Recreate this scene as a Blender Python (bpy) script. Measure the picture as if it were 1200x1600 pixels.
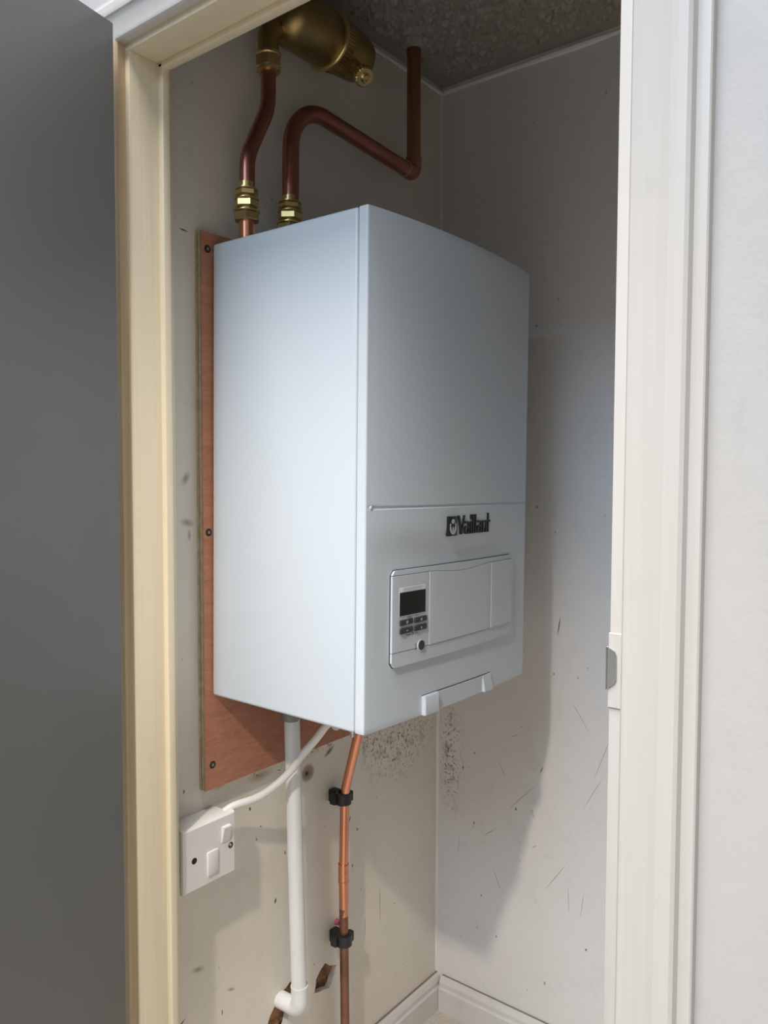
import bpy, bmesh, math, random
from mathutils import Vector, Matrix, noise, geometry
random.seed(7)
for o in list(bpy.data.objects): bpy.data.objects.remove(o)
scene = bpy.context.scene
COL = scene.collection
V = Vector

# ------------------------------------------------------------------ camera
CAM_P = V((-0.8274, -1.0185, 1.2445)); YAW, PITCH, ROLL = 0.6656, -0.0491, 0.0031
cf = V((math.cos(YAW)*math.cos(PITCH), math.sin(YAW)*math.cos(PITCH), math.sin(PITCH)))
cr = V((math.sin(YAW), -math.cos(YAW), 0)); cu = cr.cross(cf)
r2 = math.cos(ROLL)*cr + math.sin(ROLL)*cu; u2 = -math.sin(ROLL)*cr + math.cos(ROLL)*cu
cd = bpy.data.cameras.new('camera'); cam = bpy.data.objects.new('camera', cd); COL.objects.link(cam)
cd.sensor_fit = 'VERTICAL'; cd.sensor_height = 24.0; cd.sensor_width = 18.0; cd.lens = 1240.83*24.0/1600.0
cd.clip_start = 0.01; cd.clip_end = 60
cam.matrix_world = Matrix(((r2.x, u2.x, -cf.x, CAM_P.x), (r2.y, u2.y, -cf.y, CAM_P.y), (r2.z, u2.z, -cf.z, CAM_P.z), (0, 0, 0, 1)))
scene.camera = cam

# ------------------------------------------------------------------ world, lights, exposure
scene.view_settings.view_transform = 'Standard'; scene.view_settings.look = 'None'
scene.view_settings.gamma = 1.0; scene.view_settings.use_curve_mapping = False
scene.view_settings.exposure = 0.42
world = bpy.data.worlds.new('world'); scene.world = world; world.use_nodes = True
wn = world.node_tree.nodes; bg = wn['Background']; bg.inputs[0].default_value = (0.55, 0.68, 0.95, 1); bg.inputs[1].default_value = 1.0

def area_light(name, loc, target, sx, sy, power, color):
    l = bpy.data.lights.new(name, 'AREA'); l.shape = 'RECTANGLE'; l.size = sx; l.size_y = sy; l.energy = power; l.color = color
    o = bpy.data.objects.new(name, l); COL.objects.link(o); o.location = loc
    o.rotation_euler = (V(target)-V(loc)).to_track_quat('-Z', 'Y').to_euler()
    return o
HX, HY0, HY1, HZ = -4.2, -3.6, 0.9, 5.2              # hall extents (unseen; height raised to lift the light sources)
WY0, WY1, WZ0, WZ1 = -1.9, 0.1, 3.1, 4.7           # unseen window, added high opposite the cupboard to suit its brightness
area_light('added_window_light', (HX+0.03, (WY0+WY1)/2, (WZ0+WZ1)/2), (0, (WY0+WY1)/2, (WZ0+WZ1)/2), WY1-WY0, WZ1-WZ0, 62, (0.50, 0.73, 1.0))
SKX0, SKX1, SKY0, SKY1 = -2.6, -0.7, -1.3, 0.6      # added overhead area light, placed to brighten hall and cupboard
area_light('added_overhead_light', ((SKX0+SKX1)/2, (SKY0+SKY1)/2, HZ-0.01), ((SKX0+SKX1)/2, (SKY0+SKY1)/2, 0), SKX1-SKX0, SKY1-SKY0, 200, (0.97, 0.97, 1.0))
LAMP = V((-1.6, -0.80, 2.61))

# ------------------------------------------------------------------ helpers
WPOS = {}
def mark(o, label=None, cat=None, group=None, kind=None):
    if label: o['label'] = label
    if cat: o['category'] = cat
    if group: o['group'] = group
    if kind: o['kind'] = kind
    return o
def root(name, loc, label, cat, rot=(0, 0, 0), local=False, kind=None, group=None):
    o = bpy.data.objects.new(name, None); COL.objects.link(o); o.location = loc; o.rotation_euler = rot
    o.empty_display_size = 0.05
    WPOS[o] = V((0, 0, 0)) if local else V(loc)
    return mark(o, label, cat, group, kind)
def obj(name, bm, mat, parent=None, smooth=True, label=None, cat=None, kind=None, group=None, angle=35):
    me = bpy.data.meshes.new(name)
    if smooth:
        for f in bm.faces: f.smooth = True
    bm.normal_update()
    xs = [v.co.x for v in bm.verts]; ys = [v.co.y for v in bm.verts]; zs = [v.co.z for v in bm.verts]
    base = V(((min(xs)+max(xs))/2, (min(ys)+max(ys))/2, min(zs)))
    for v in bm.verts: v.co -= base
    if smooth:
        lim = math.radians(angle)
        for e in bm.edges:
            if len(e.link_faces) == 2 and e.calc_face_angle(0) > lim: e.smooth = False
    bm.to_mesh(me); bm.free()
    me.materials.append(mat)
    o = bpy.data.objects.new(name, me); COL.objects.link(o)
    WPOS[o] = base.copy()
    if parent:
        o.parent = parent; o.location = base - WPOS[parent]
    else: o.location = base
    return mark(o, label, cat, group, kind)
def box(bm, lo, hi, bev=0.0, seg=2):
    t = bmesh.new()
    r = bmesh.ops.create_cube(t, size=1)
    for v in t.verts:
        v.co = V(((lo[0]+hi[0])/2+v.co.x*(hi[0]-lo[0]), (lo[1]+hi[1])/2+v.co.y*(hi[1]-lo[1]), (lo[2]+hi[2])/2+v.co.z*(hi[2]-lo[2])))
    if bev > 0: bmesh.ops.bevel(t, geom=list(t.edges), offset=bev, segments=seg, affect='EDGES', profile=0.5)
    merge(bm, t); return bm
def merge(bm, t):
    m = {}
    for v in t.verts: m[v] = bm.verts.new(v.co)
    for f in t.faces:
        try: bm.faces.new([m[v] for v in f.verts])
        except ValueError: pass
    t.free()
def newbox(lo, hi, bev=0.0, seg=2): return box(bmesh.new(), lo, hi, bev, seg)
def frame_of(d):
    d = d.normalized(); a = V((0, 0, 1)) if abs(d.z) < 0.9 else V((1, 0, 0))
    x = a.cross(d).normalized(); return x, d.cross(x).normalized()
def fillet(pts, rad, n=8):
    pts = [V(p) for p in pts]; out = [pts[0]]
    for i in range(1, len(pts)-1):
        r = rad[i-1] if isinstance(rad, (list, tuple)) else rad
        a, b, c = pts[i-1], pts[i], pts[i+1]; u = (a-b).normalized(); w = (c-b).normalized()
        ang = u.angle(w)
        if ang > 3.1: out.append(b); continue
        t = min(r/math.tan(ang/2), (a-b).length*0.49, (c-b).length*0.49); rr = t*math.tan(ang/2)
        cen = b+(u+w).normalized()*(rr/math.sin(ang/2)); p0 = b+u*t-cen; p1 = b+w*t-cen
        tot = p0.angle(p1); ax = p0.cross(p1).normalized()
        for k in range(n+1): out.append(cen+Matrix.Rotation(tot*k/n, 3, ax) @ p0)
    out.append(pts[-1]); return out
def spline(pts, n=8):
    pts = [V(p) for p in pts]; P = [2*pts[0]-pts[1]]+pts+[2*pts[-1]-pts[-2]]; out = []
    for i in range(1, len(P)-2):
        for k in range(n):
            t = k/n; a, b, c, d = P[i-1:i+3]
            out.append(0.5*((2*b)+(c-a)*t+(2*a-5*b+4*c-d)*t*t+(3*b-a-3*c+d)*t**3))
    out.append(pts[-1]); return out
def tube(bm, pts, rad, n=24, cap=True):
    pts = [V(p) for p in pts]; rings = []; x = None
    for i, p in enumerate(pts):
        d = (pts[min(i+1, len(pts)-1)]-pts[max(i-1, 0)]).normalized()
        if x is None: x, y = frame_of(d)
        else:
            x = (x-d*x.dot(d)).normalized(); y = d.cross(x)
        r = rad[i] if isinstance(rad, (list, tuple)) else rad
        rings.append([bm.verts.new(p+r*(math.cos(2*math.pi*k/n)*x+math.sin(2*math.pi*k/n)*y)) for k in range(n)])
    for a, b in zip(rings, rings[1:]):
        for k in range(n): bm.faces.new((a[k], a[(k+1) % n], b[(k+1) % n], b[k]))
    if cap:
        bm.faces.new(list(reversed(rings[0]))); bm.faces.new(rings[-1])
    return bm
def lathe(bm, o, axis, prof, n=32):
    """prof: list of (distance along axis, radius)"""
    o = V(o); axis = V(axis).normalized(); x, y = frame_of(axis); rings = []
    for h, r in prof:
        rings.append([bm.verts.new(o+axis*h+max(r, 1e-5)*(math.cos(2*math.pi*k/n)*x+math.sin(2*math.pi*k/n)*y)) for k in range(n)])
    for a, b in zip(rings, rings[1:]):
        for k in range(n): bm.faces.new((a[k], a[(k+1) % n], b[(k+1) % n], b[k]))
    bm.faces.new(list(reversed(rings[0]))); bm.faces.new(rings[-1]); return bm
def hexnut(bm, o, axis, h, r, rot=0.0, ch=0.0016):
    """hexagonal nut with chamfered corners: intersection look from 12-sided end rings"""
    o = V(o); axis = V(axis).normalized(); x, y = frame_of(axis); rings = []
    for hh, rr in ((0, r-ch*1.4), (ch, r), (h-ch, r), (h, r-ch*1.4)):
        rings.append([bm.verts.new(o+axis*hh+rr*(math.cos(math.pi*k/3+rot)*x+math.sin(math.pi*k/3+rot)*y)) for k in range(6)])
    for a, b in zip(rings, rings[1:]):
        for k in range(6): bm.faces.new((a[k], a[(k+1) % 6], b[(k+1) % 6], b[k]))
    bm.faces.new(list(reversed(rings[0]))); bm.faces.new(rings[-1]); return bm
def prism(bm, prof, f0, f1):
    """prof: closed list of 2D points, f0/f1 map a 2D point to 3D at both ends"""
    a = [bm.verts.new(f0(*q)) for q in prof]; b = [bm.verts.new(f1(*q)) for q in prof]; n = len(prof)
    for k in range(n): bm.faces.new((a[k], a[(k+1) % n], b[(k+1) % n], b[k]))
    bm.faces.new(list(reversed(a))); bm.faces.new(b)
    bmesh.ops.recalc_face_normals(bm, faces=bm.faces); return bm
def fixn(bm): bmesh.ops.recalc_face_normals(bm, faces=bm.faces); return bm

# ------------------------------------------------------------------ materials
class Nt:
    def __init__(s, m): s.t = m.node_tree; s.n = s.t.nodes; s.b = s.n['Principled BSDF']
    def new(s, ty, **kw):
        nd = s.n.new(ty)
        for k, v in kw.items(): setattr(nd, k, v)
        return nd
    def link(s, a, b): s.t.links.new(a, b)
    def coord(s):
        if not hasattr(s, '_c'):
            g = s.new('ShaderNodeNewGeometry'); s._c = g.outputs['Position']
        return s._c
    def mapping(s, loc=(0, 0, 0), rot=(0, 0, 0), scale=(1, 1, 1), vt='POINT'):
        m = s.new('ShaderNodeMapping', vector_type=vt); m.inputs['Location'].default_value = loc; m.inputs['Rotation'].default_value = rot; m.inputs['Scale'].default_value = scale
        s.link(s.coord(), m.inputs['Vector']); return m.outputs[0]
    def noise(s, scale, vec=None, detail=3, rough=0.5, dist=0.0):
        nd = s.new('ShaderNodeTexNoise'); nd.inputs['Scale'].default_value = scale; nd.inputs['Detail'].default_value = detail; nd.inputs['Roughness'].default_value = rough; nd.inputs['Distortion'].default_value = dist
        s.link(vec or s.coord(), nd.inputs['Vector']); return nd.outputs['Fac']
    def ramp(s, src, stops):
        r = s.new('ShaderNodeValToRGB'); e = r.color_ramp.elements
        while len(e) < len(stops): e.new(0.5)
        for el, (p, c) in zip(e, stops): el.position = p; el.color = (c, c, c, 1) if not isinstance(c, (tuple, list)) else (*c, 1)
        s.link(src, r.inputs[0]); return r.outputs[0]
    def mix(s, fac, a, b, mode='MIX'):
        m = s.new('ShaderNodeMix', data_type='RGBA', blend_type=mode)
        for sock, v in ((m.inputs[0], fac), (m.inputs[6], a), (m.inputs[7], b)):
            if isinstance(v, (int, float)): sock.default_value = v
            elif isinstance(v, (tuple, list)): sock.default_value = (*v[:3], 1)
            else: s.link(v, sock)
        return m.outputs[2]
    def math(s, op, a, b=0.0):
        m = s.new('ShaderNodeMath', operation=op)
        for sock, v in ((m.inputs[0], a), (m.inputs[1], b)):
            if isinstance(v, (int, float)): sock.default_value = v
            else: s.link(v, sock)
        return m.outputs[0]
    def bump(s, h, strength=0.2, dist=0.002):
        b = s.new('ShaderNodeBump'); b.inputs['Strength'].default_value = strength; b.inputs['Distance'].default_value = dist
        s.link(h, b.inputs['Height']); s.link(b.outputs[0], s.b.inputs['Normal'])
    def ellipse(s, loc, rot, scale, soft=0.5):
        v = s.mapping(loc, rot, scale, 'TEXTURE'); ln = s.new('ShaderNodeVectorMath', operation='LENGTH'); s.link(v, ln.inputs[0])
        return s.ramp(ln.outputs['Value'], [(max(0.0, 1-soft), 1.0), (1.0, 0.0)])
def mat(name, col, rough=0.5, metal=0.0, **kw):
    m = bpy.data.materials.new(name); m.use_nodes = True; b = m.node_tree.nodes['Principled BSDF']
    b.inputs['Base Color'].default_value = (*col, 1); b.inputs['Roughness'].default_value = rough; b.inputs['Metallic'].default_value = metal
    for k, v in kw.items(): b.inputs[k].default_value = v
    return m
M = {}
def varied(name, c0, c1, scale, rough, metal=0.0, bump=0.0, bscale=60, bdist=0.001, stretch=None, rr=0.0):
    m = mat(name, c0, rough, metal); t = Nt(m)
    vec = t.mapping(scale=stretch) if stretch else None
    n = t.noise(scale, vec, 4)
    t.link(t.mix(t.ramp(n, [(0.35, 0.0), (0.65, 1.0)]), c0, c1), t.b.inputs['Base Color'])
    if rr: t.link(t.math('ADD', t.math('MULTIPLY', n, rr), rough-rr/2), t.b.inputs['Roughness'])
    if bump: t.bump(t.noise(bscale, vec, 3), bump, bdist)
    M[name] = m; return m
def wall_mat(name, base, c2, marks=(), specks=None, fleck=0.0, mould=None):
    m = mat(name, base, 0.5); t = Nt(m)
    n = t.noise(5, None, 5, 0.6); col = t.mix(t.ramp(n, [(0.35, 0.0), (0.7, 1.0)]), base, c2)
    smudge = t.noise(23, None, 6, 0.65, 0.6)
    col = t.mix(t.ramp(smudge, [(0.55, 0.0), (0.80, 0.35)]), col, tuple(c*0.72 for c in base))
    if fleck:
        f = t.noise(95, t.mapping(scale=(1, 1, 0.55)), 1, 0.3); f2 = t.noise(9, None, 2)
        fm = t.math('MULTIPLY', t.ramp(f, [(0.765, 0.0), (0.785, 0.85)]), t.ramp(f2, [(0.48, 0.0), (0.62, fleck)]))
        col = t.mix(fm, col, (0.12, 0.10, 0.08))
    if mould:
        for loc, sc in mould:
            e = t.ellipse(loc, (0, 0, 0), sc, 0.95)
            s1 = t.noise(150, None, 2, 0.5); s2 = t.noise(45, None, 4, 0.6)
            sp = t.math('ADD', t.ramp(s1, [(0.55, 0.0), (0.64, 0.9)]), t.ramp(s2, [(0.5, 0.0), (0.75, 0.8)]))
            col = t.mix(t.math('MULTIPLY', sp, e), col, (0.16, 0.12, 0.09))
    for loc, rot, sc, c, soft in marks:
        col = t.mix(t.ellipse(loc, rot, sc, soft), col, c)
    t.link(col, t.b.inputs['Base Color'])
    t.bump(t.noise(38, None, 5, 0.6), 0.25, 0.002)
    M[name] = m; return m

DK = (0.10, 0.08, 0.06)
w1marks = []
def wm1(x, z, rx, rz, ang=0, c=DK, soft=0.5): w1marks.append(((x, 0, z), (0, ang, 0), (rx, 0.05, rz), c, soft))
# dents, gouges, chips and stains on the side wall (x along the wall, z up)
wm1(-0.036, 1.62, 0.010, 0.0016, 0.1); wm1(-0.058, 0.355, 0.016, 0.0022, -0.55); wm1(-0.03, 0.315, 0.020, 0.001, -0.7, (0.25, 0.2, 0.16))
wm1(-0.045, 0.735, 0.002, 0.004); wm1(0.095, 0.66, 0.003, 0.004); wm1(0.11, 0.60, 0.0016, 0.003); wm1(0.12, 0.62, 0.002, 0.002)
wm1(0.18, 0.55, 0.0018, 0.004); wm1(0.155, 0.47, 0.003, 0.006, 0.3); wm1(0.355, 0.60, 0.003, 0.005); wm1(0.362, 0.55, 0.002, 0.007, 0.2)
wm1(0.37, 0.45, 0.002, 0.005); wm1(0.385, 0.52, 0.0025, 0.004); wm1(0.41, 0.30, 0.0012, 0.03, 0.05, (0.3, 0.26, 0.22)); wm1(0.46, 0.33, 0.0012, 0.05, -0.03, (0.35, 0.3, 0.26))
wm1(0.30, 0.705, 0.02, 0.006, -0.5, (0.14, 0.10, 0.07), 0.8); wm1(0.24, 0.68, 0.020, 0.019, 0, (0.36, 0.30, 0.20), 0.35); wm1(0.238, 0.679, 0.011, 0.010, 0, (0.22, 0.17, 0.11), 0.5); wm1(0.237, 0.68, 0.0045, 0.005, 0, (0.03, 0.02, 0.02), 0.4)
wm1(0.12, 0.712, 0.035, 0.012, 0.0, (0.42, 0.36, 0.26), 0.9); wm1(0.025, 0.725, 0.018, 0.010, 0, (0.40, 0.33, 0.22), 0.9); wm1(0.105, 0.7185, 0.004, 0.001, -0.9); wm1(0.112, 0.714, 0.005, 0.001, 0.6); wm1(0.165, 0.708, 0.006, 0.001, 0.3)
wm1(-0.036, 1.235, 0.008, 0.014, 0.5, (0.36, 0.31, 0.26), 0.9); wm1(-0.034, 1.165, 0.016, 0.008, 0.2, (0.36, 0.31, 0.26), 0.95); wm1(-0.03, 1.145, 0.004, 0.012, 0, (0.40, 0.35, 0.30), 0.9)
wm1(-0.02, 0.43, 0.016, 0.006, 0.3, (0.34, 0.29, 0.23), 0.95); wm1(0.05, 0.36, 0.012, 0.004, 0.4, (0.36, 0.3, 0.25), 0.9); wm1(0.03, 0.33, 0.0015, 0.006)
wm1(0.16, 1.85, 0.002, 0.004, 0.2, (0.75, 0.7, 0.6)); wm1(0.05, 1.72, 0.002, 0.003, 0, (0.6, 0.55, 0.5))
w2marks = []
def wm2(y, z, ry, rz, ang=0, c=DK, soft=0.5): w2marks.append(((0.6732, y, z), (ang, 0, 0), (0.05, ry, rz), c, soft))
for (y, z, ry, rz, a) in ((-.30, .93, .0018, .022, .15), (-.265, .62, .0015, .009, .4), (-.205, .52, .003, .004, 0), (-.245, .52, .0012, .013, -.6), (-.10, .46, .002, .004, 0),
        (-.14, .45, .0011, .02, .9), (-.16, .35, .001, .03, -.4), (-.22, .55, .001, .06, .75), (-.25, .45, .0014, .007, .9), (-.30, .40, .001, .05, .6), (-.33, .36, .0009, .035, -.05), (-.36, .36, .0009, .035, .12),
        (-.38, .60, .0009, .05, .5), (-.40, .68, .0009, .07, .35), (-.42, .5, .0011, .02, -.8), (-.37, .27, .003, .003, 0), (-.42, .33, .003, .005, 0), (-.44, .30, .004, .003, .3), (-.12, .30, .002, .003, 0), (-.16, .22, .002, .003, 0),
        (-.07, .58, .0028, .004, 0), (-.10, .62, .002, .003, 0), (-.045, .66, .0022, .003, 0), (-.17, .60, .001, .02, -.5), (-.06, .40, .0008, .025, .1), (-.35, .75, .0009, .04, -.6), (-.24, 1.55, .002, .003, 0), (-.20, .68, .001, .012, 1.1)):
    wm2(y, z, ry, rz, a, (0.20, 0.18, 0.16) if ry > .0014 else (0.44, 0.41, 0.39))
wall_mat('paint_side', (0.80, 0.745, 0.655), (0.76, 0.70, 0.61), w1marks, None, 1.0, [((0.53, 0, 0.665), (0.16, 0.1, 0.11)), ((0.43, 0, 0.69), (0.07, 0.1, 0.05)), ((0.28, 0, 0.722), (0.09, 0.1, 0.016))])
wall_mat('paint_back', (0.80, 0.775, 0.755), (0.77, 0.745, 0.725), w2marks, None, 0.8, [((0.673, -0.035, 0.60), (0.1, 0.045, 0.16))])
wall_mat('paint_plain', (0.74, 0.71, 0.67), (0.70, 0.67, 0.63))
wall_mat('paint_hall', (0.51, 0.485, 0.46), (0.49, 0.465, 0.44), [((-0.164, -0.885, 1.50), (0, 0, 0), (0.05, 0.022, 0.045), (0.485, 0.485, 0.46), 0.25)])
wall_mat('paint_hall_other', (0.78, 0.77, 0.75), (0.75, 0.74, 0.72)); wall_mat('paint_hall_grey', (0.26, 0.26, 0.255), (0.24, 0.24, 0.235))
def trim_mat(name, c0, c1, rough):
    m = mat(name, c0, rough); t = Nt(m)
    g = t.noise(60, t.mapping(scale=(3, 3, 0.06)), 3); sm = t.noise(14, None, 5, 0.6)
    col = t.mix(t.ramp(g, [(0.3, 0.0), (0.7, 1.0)]), c0, c1)
    col = t.mix(t.ramp(sm, [(0.6, 0.0), (0.85, 0.4)]), col, tuple(c*0.78 for c in c0))
    t.link(col, t.b.inputs['Base Color']); t.bump(g, 0.12, 0.001); M[name] = m
trim_mat('paint_cream', (0.80, 0.69, 0.50), (0.75, 0.64, 0.45), 0.38)
trim_mat('paint_white_trim', (0.575, 0.54, 0.50), (0.55, 0.515, 0.475), 0.35)
trim_mat('bare_wood_edge', (0.60, 0.46, 0.30), (0.52, 0.38, 0.23), 0.5)
wall_mat('skirting_paint', (0.76, 0.735, 0.71), (0.66, 0.625, 0.58), [((XCM, 0, 0.079), (0, 0, 0), (1.2, 1.2, 0.0022), (0.24, 0.19, 0.14), 0.3) for XCM in (0.3,)], None, 1.0)
varied('caulk', (0.88, 0.86, 0.80), (0.84, 0.82, 0.76), 30, 0.5, bump=0.3)
varied('door_grey', (0.165, 0.167, 0.163), (0.152, 0.153, 0.149), 4, 0.42, bump=0.06, bscale=200, bdist=0.0005)
def ceil_mat():
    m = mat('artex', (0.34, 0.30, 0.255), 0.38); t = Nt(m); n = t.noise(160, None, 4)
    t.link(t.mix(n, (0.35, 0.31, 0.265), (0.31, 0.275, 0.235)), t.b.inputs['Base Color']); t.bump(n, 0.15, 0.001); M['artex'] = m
ceil_mat()
def carpet_mat(name, a, b):
    m = mat(name, a, 0.95); t = Nt(m); n = t.noise(260, None, 3, 0.7); n2 = t.noise(70, None, 2)
    t.link(t.mix(t.ramp(n, [(0.38, 0.0), (0.62, 1.0)]), a, b), t.b.inputs['Base Color']); t.bump(n, 0.8, 0.004); M[name] = m
carpet_mat('carpet', (0.80, 0.73, 0.63), (0.62, 0.54, 0.45)); carpet_mat('carpet_hall', (0.74, 0.69, 0.61), (0.66, 0.60, 0.52))
varied('brick', (0.42, 0.22, 0.09), (0.16, 0.10, 0.05), 55, 0.9, bump=0.9, bscale=80, bdist=0.006)
varied('boiler_white', (0.655, 0.70, 0.735), (0.655, 0.70, 0.735), 3, 0.33)
varied('boiler_plastic', (0.635, 0.672, 0.70), (0.635, 0.672, 0.70), 3, 0.38)
M['dark_gap'] = mat('dark_gap', (0.03, 0.03, 0.03), 0.7)
M['screen'] = mat('screen', (0.012, 0.012, 0.010), 0.16)
M['button_dark'] = mat('button_dark', (0.035, 0.038, 0.042), 0.45)
M['print_grey'] = mat('print_grey', (0.10, 0.10, 0.10), 0.6)
M['print_white'] = mat('print_white', (0.62, 0.62, 0.62), 0.5)
M['badge_black'] = mat('badge_black', (0.012, 0.013, 0.015), 0.28)
M['badge_silver'] = mat('badge_silver', (0.55, 0.56, 0.57), 0.35)
M['grey_plastic'] = mat('grey_plastic', (0.27, 0.29, 0.28), 0.5)
varied('pvc_white', (0.82, 0.81, 0.79), (0.79, 0.78, 0.76), 20, 0.28)
varied('cable_white', (0.78, 0.75, 0.70), (0.74, 0.71, 0.66), 20, 0.42)
varied('spur_white', (0.79, 0.755, 0.71), (0.76, 0.725, 0.68), 14, 0.33)
varied('black_nylon', (0.012, 0.012, 0.013), (0.02, 0.02, 0.021), 40, 0.42)
varied('copper_bright', (0.74, 0.33, 0.21), (0.69, 0.295, 0.18), 9, 0.30, 1.0, rr=0.14)
varied('copper_dull', (0.50, 0.215, 0.16), (0.42, 0.17, 0.125), 10, 0.33, 1.0, rr=0.16)
varied('copper_aged', (0.30, 0.155, 0.105), (0.22, 0.115, 0.08), 24, 0.45, 0.85, rr=0.16)
varied('copper_brown', (0.40, 0.20, 0.11), (0.33, 0.17, 0.08), 18, 0.42, 0.9, rr=0.16)
varied('brass', (0.70, 0.54, 0.25), (0.62, 0.46, 0.20), 40, 0.30, 1.0, rr=0.12)
varied('brass_cast', (0.42, 0.30, 0.12), (0.35, 0.245, 0.095), 60, 0.40, 1.0, bump=0.12, bscale=300, bdist=0.0004)
M['steel'] = mat('steel', (0.55, 0.55, 0.54), 0.35, 1.0)
M['screw_dark'] = mat('screw_dark', (0.10, 0.07, 0.05), 0.45, 0.8)
M['solder'] = mat('solder', (0.75, 0.68, 0.62), 0.3, 1.0)
M['hole_dark'] = mat('hole_dark', (0.02, 0.015, 0.012), 0.9)
M['pink_plug'] = mat('pink_plug', (0.50, 0.10, 0.16), 0.5)
M['lamp_glass'] = mat('lamp_glass', (0.9, 0.88, 0.84), 0.4)
def ply_mat():
    m = mat('plywood_face', (0.45, 0.24, 0.15), 0.55); t = Nt(m)
    g = t.noise(22, t.mapping(scale=(1.0, 1.0, 5.0), rot=(0, 0.08, 0)), 5, 0.6, 1.2); f = t.noise(240, t.mapping(scale=(0.25, 1, 2.2)), 2)
    c = t.mix(t.ramp(g, [(0.3, 0.0), (0.7, 1.0)]), (0.50, 0.225, 0.130), (0.38, 0.155, 0.083))
    c = t.mix(t.ramp(f, [(0.5, 0.0), (0.8, 0.4)]), c, (0.24, 0.11, 0.065))
    t.link(c, t.b.inputs['Base Color']); t.bump(f, 0.15, 0.0006); M['plywood_face'] = m
ply_mat()
varied('plywood_edge', (0.58, 0.48, 0.34), (0.44, 0.35, 0.24), 90, 0.7, bump=0.4, bscale=200, bdist=0.001)
varied('plywood_core', (0.40, 0.31, 0.21), (0.30, 0.23, 0.15), 90, 0.75, bump=0.4, bscale=200, bdist=0.001)

# ------------------------------------------------------------------ structure of the cupboard
XC = 0.6732; XF = -0.164; XL = -0.093; ZC = 2.098     # back wall, hall face of front wall, inner face of front wall, ceiling
YR = -0.82
H1 = [(0.2624, 0.2432), (0.266, 0.256), (0.2665, 0.268), (0.276, 0.279), (0.288, 0.2880), (0.294, 0.283), (0.301, 0.2748), (0.309, 0.272), (0.3185, 0.2655), (0.314, 0.254), (0.3067, 0.2459), (0.303, 0.236), (0.2973, 0.2313), (0.286, 0.236), (0.275, 0.238)]
H2 = [(0.128, 0.235), (0.140, 0.262), (0.1503, 0.2723), (0.157, 0.285), (0.168, 0.2925), (0.181, 0.294), (0.196, 0.302), (0.198, 0.296), (0.207, 0.285), (0.204, 0.262), (0.1894, 0.2449), (0.1827, 0.2241), (0.170, 0.205), (0.148, 0.208), (0.133, 0.218)]
H1 = [(0.29+(x-0.29)*1.2, z) for x, z in H1]
def plaster_wall():
    T = 0.012; bm = bmesh.new()
    outer = [(XL, 0.0), (XC, 0.0), (XC, ZC), (XL, ZC)]
    loops = [outer, H1, H2]
    vec = [[V((x, 0, z)) for x, z in lp] for lp in loops]
    flat = [p for lp in vec for p in lp]
    tris = geometry.tessellate_polygon(vec)
    vs = [bm.verts.new(p) for p in flat]
    for a, b, c in tris:
        f = bm.faces.new((vs[a], vs[b], vs[c]))
    for f in bm.faces:
        f.normal_update()
        if f.normal.y > 0: f.normal_flip()
    k = 0
    for lp in vec:
        n = len(lp); bk = [bm.verts.new(p+V((0, T, 0))) for p in lp]
        for i in range(n): bm.faces.new((vs[k+i], vs[k+(i+1) % n], bk[(i+1) % n], bk[i]))
        k += n
    return bm
wall_left = obj('wall_left', plaster_wall(), M['paint_side'], None, False, 'scuffed off-white side wall the boiler hangs on', 'wall', 'structure')
def rough_brick():
    bm = bmesh.new(); nx, nz = 60, 40; x0, x1, z0, z1 = 0.10, 0.34, 0.17, 0.33; g = []
    for i in range(nx+1):
        row = []
        for j in range(nz+1):
            x = x0+(x1-x0)*i/nx; z = z0+(z1-z0)*j/nz
            d = 0.016+0.010*(noise.noise(V((x*60, 1.3, z*60)))+0.5*noise.noise(V((x*140, 4.3, z*140))))
            row.append(bm.verts.new((x, max(d, 0.0125), z)))
        g.append(row)
    for i in range(nx):
        for j in range(nz): bm.faces.new((g[i][j], g[i+1][j], g[i+1][j+1], g[i][j+1]))
    return bm
obj('brick_backing', rough_brick(), M['brick'], wall_left, True)
obj('wall_back', newbox((XC, YR, 0), (XC+0.05, 0.012, ZC)), M['paint_back'], None, False, 'scratched white back wall of the cupboard, right of the corner', 'wall', 'structure')
obj('wall_right', newbox((XL, YR-0.05, 0), (XC+0.05, YR, ZC)), M['paint_plain'], None, False, 'cupboard side wall hidden behind the right door jamb', 'wall', 'structure')
obj('floor', newbox((XF, YR-0.05, -0.04), (XC+0.05, 0.03, 0)), M['carpet'], None, False, 'speckled brown carpet on the cupboard floor', 'floor', 'structure')
def artex():
    bm = bmesh.new(); st = 0.0026; x0, x1, y0, y1 = XL, XC, YR, 0.0
    nx = int((x1-x0)/st); ny = int((y1-y0)/st); g = []
    for i in range(nx+1):
        row = []
        for j in range(ny+1):
            x = x0+(x1-x0)*i/nx; y = y0+(y1-y0)*j/ny
            d = min(x1-x, -y); m = max(0.0, min(1.0, (d-0.026)/0.012))
            h = noise.noise(V((x*70, y*70, 0.3)))+0.7*noise.noise(V((x*130, y*130, 2.3)))+0.25*noise.noise(V((x*280, y*280, 5.3)))
            h2 = max(0.0, h+0.05)
            row.append(bm.verts.new((x, y, ZC-m*(0.0015+0.0150*min(h2, 0.62)))))
        g.append(row)
    for i in range(nx):
        for j in range(ny): bm.faces.new((g[i][j], g[i][j+1], g[i+1][j+1], g[i+1][j]))
    return bm
ceil = obj('ceiling', artex(), M['artex'], None, True, 'dark stippled plaster ceiling of the cupboard', 'ceiling', 'structure', angle=180)
obj('ceiling_board', newbox((XL, YR, ZC+0.003), (XC+0.05, 0.012, ZC+0.04)), M['artex'], ceil, False)
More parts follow.
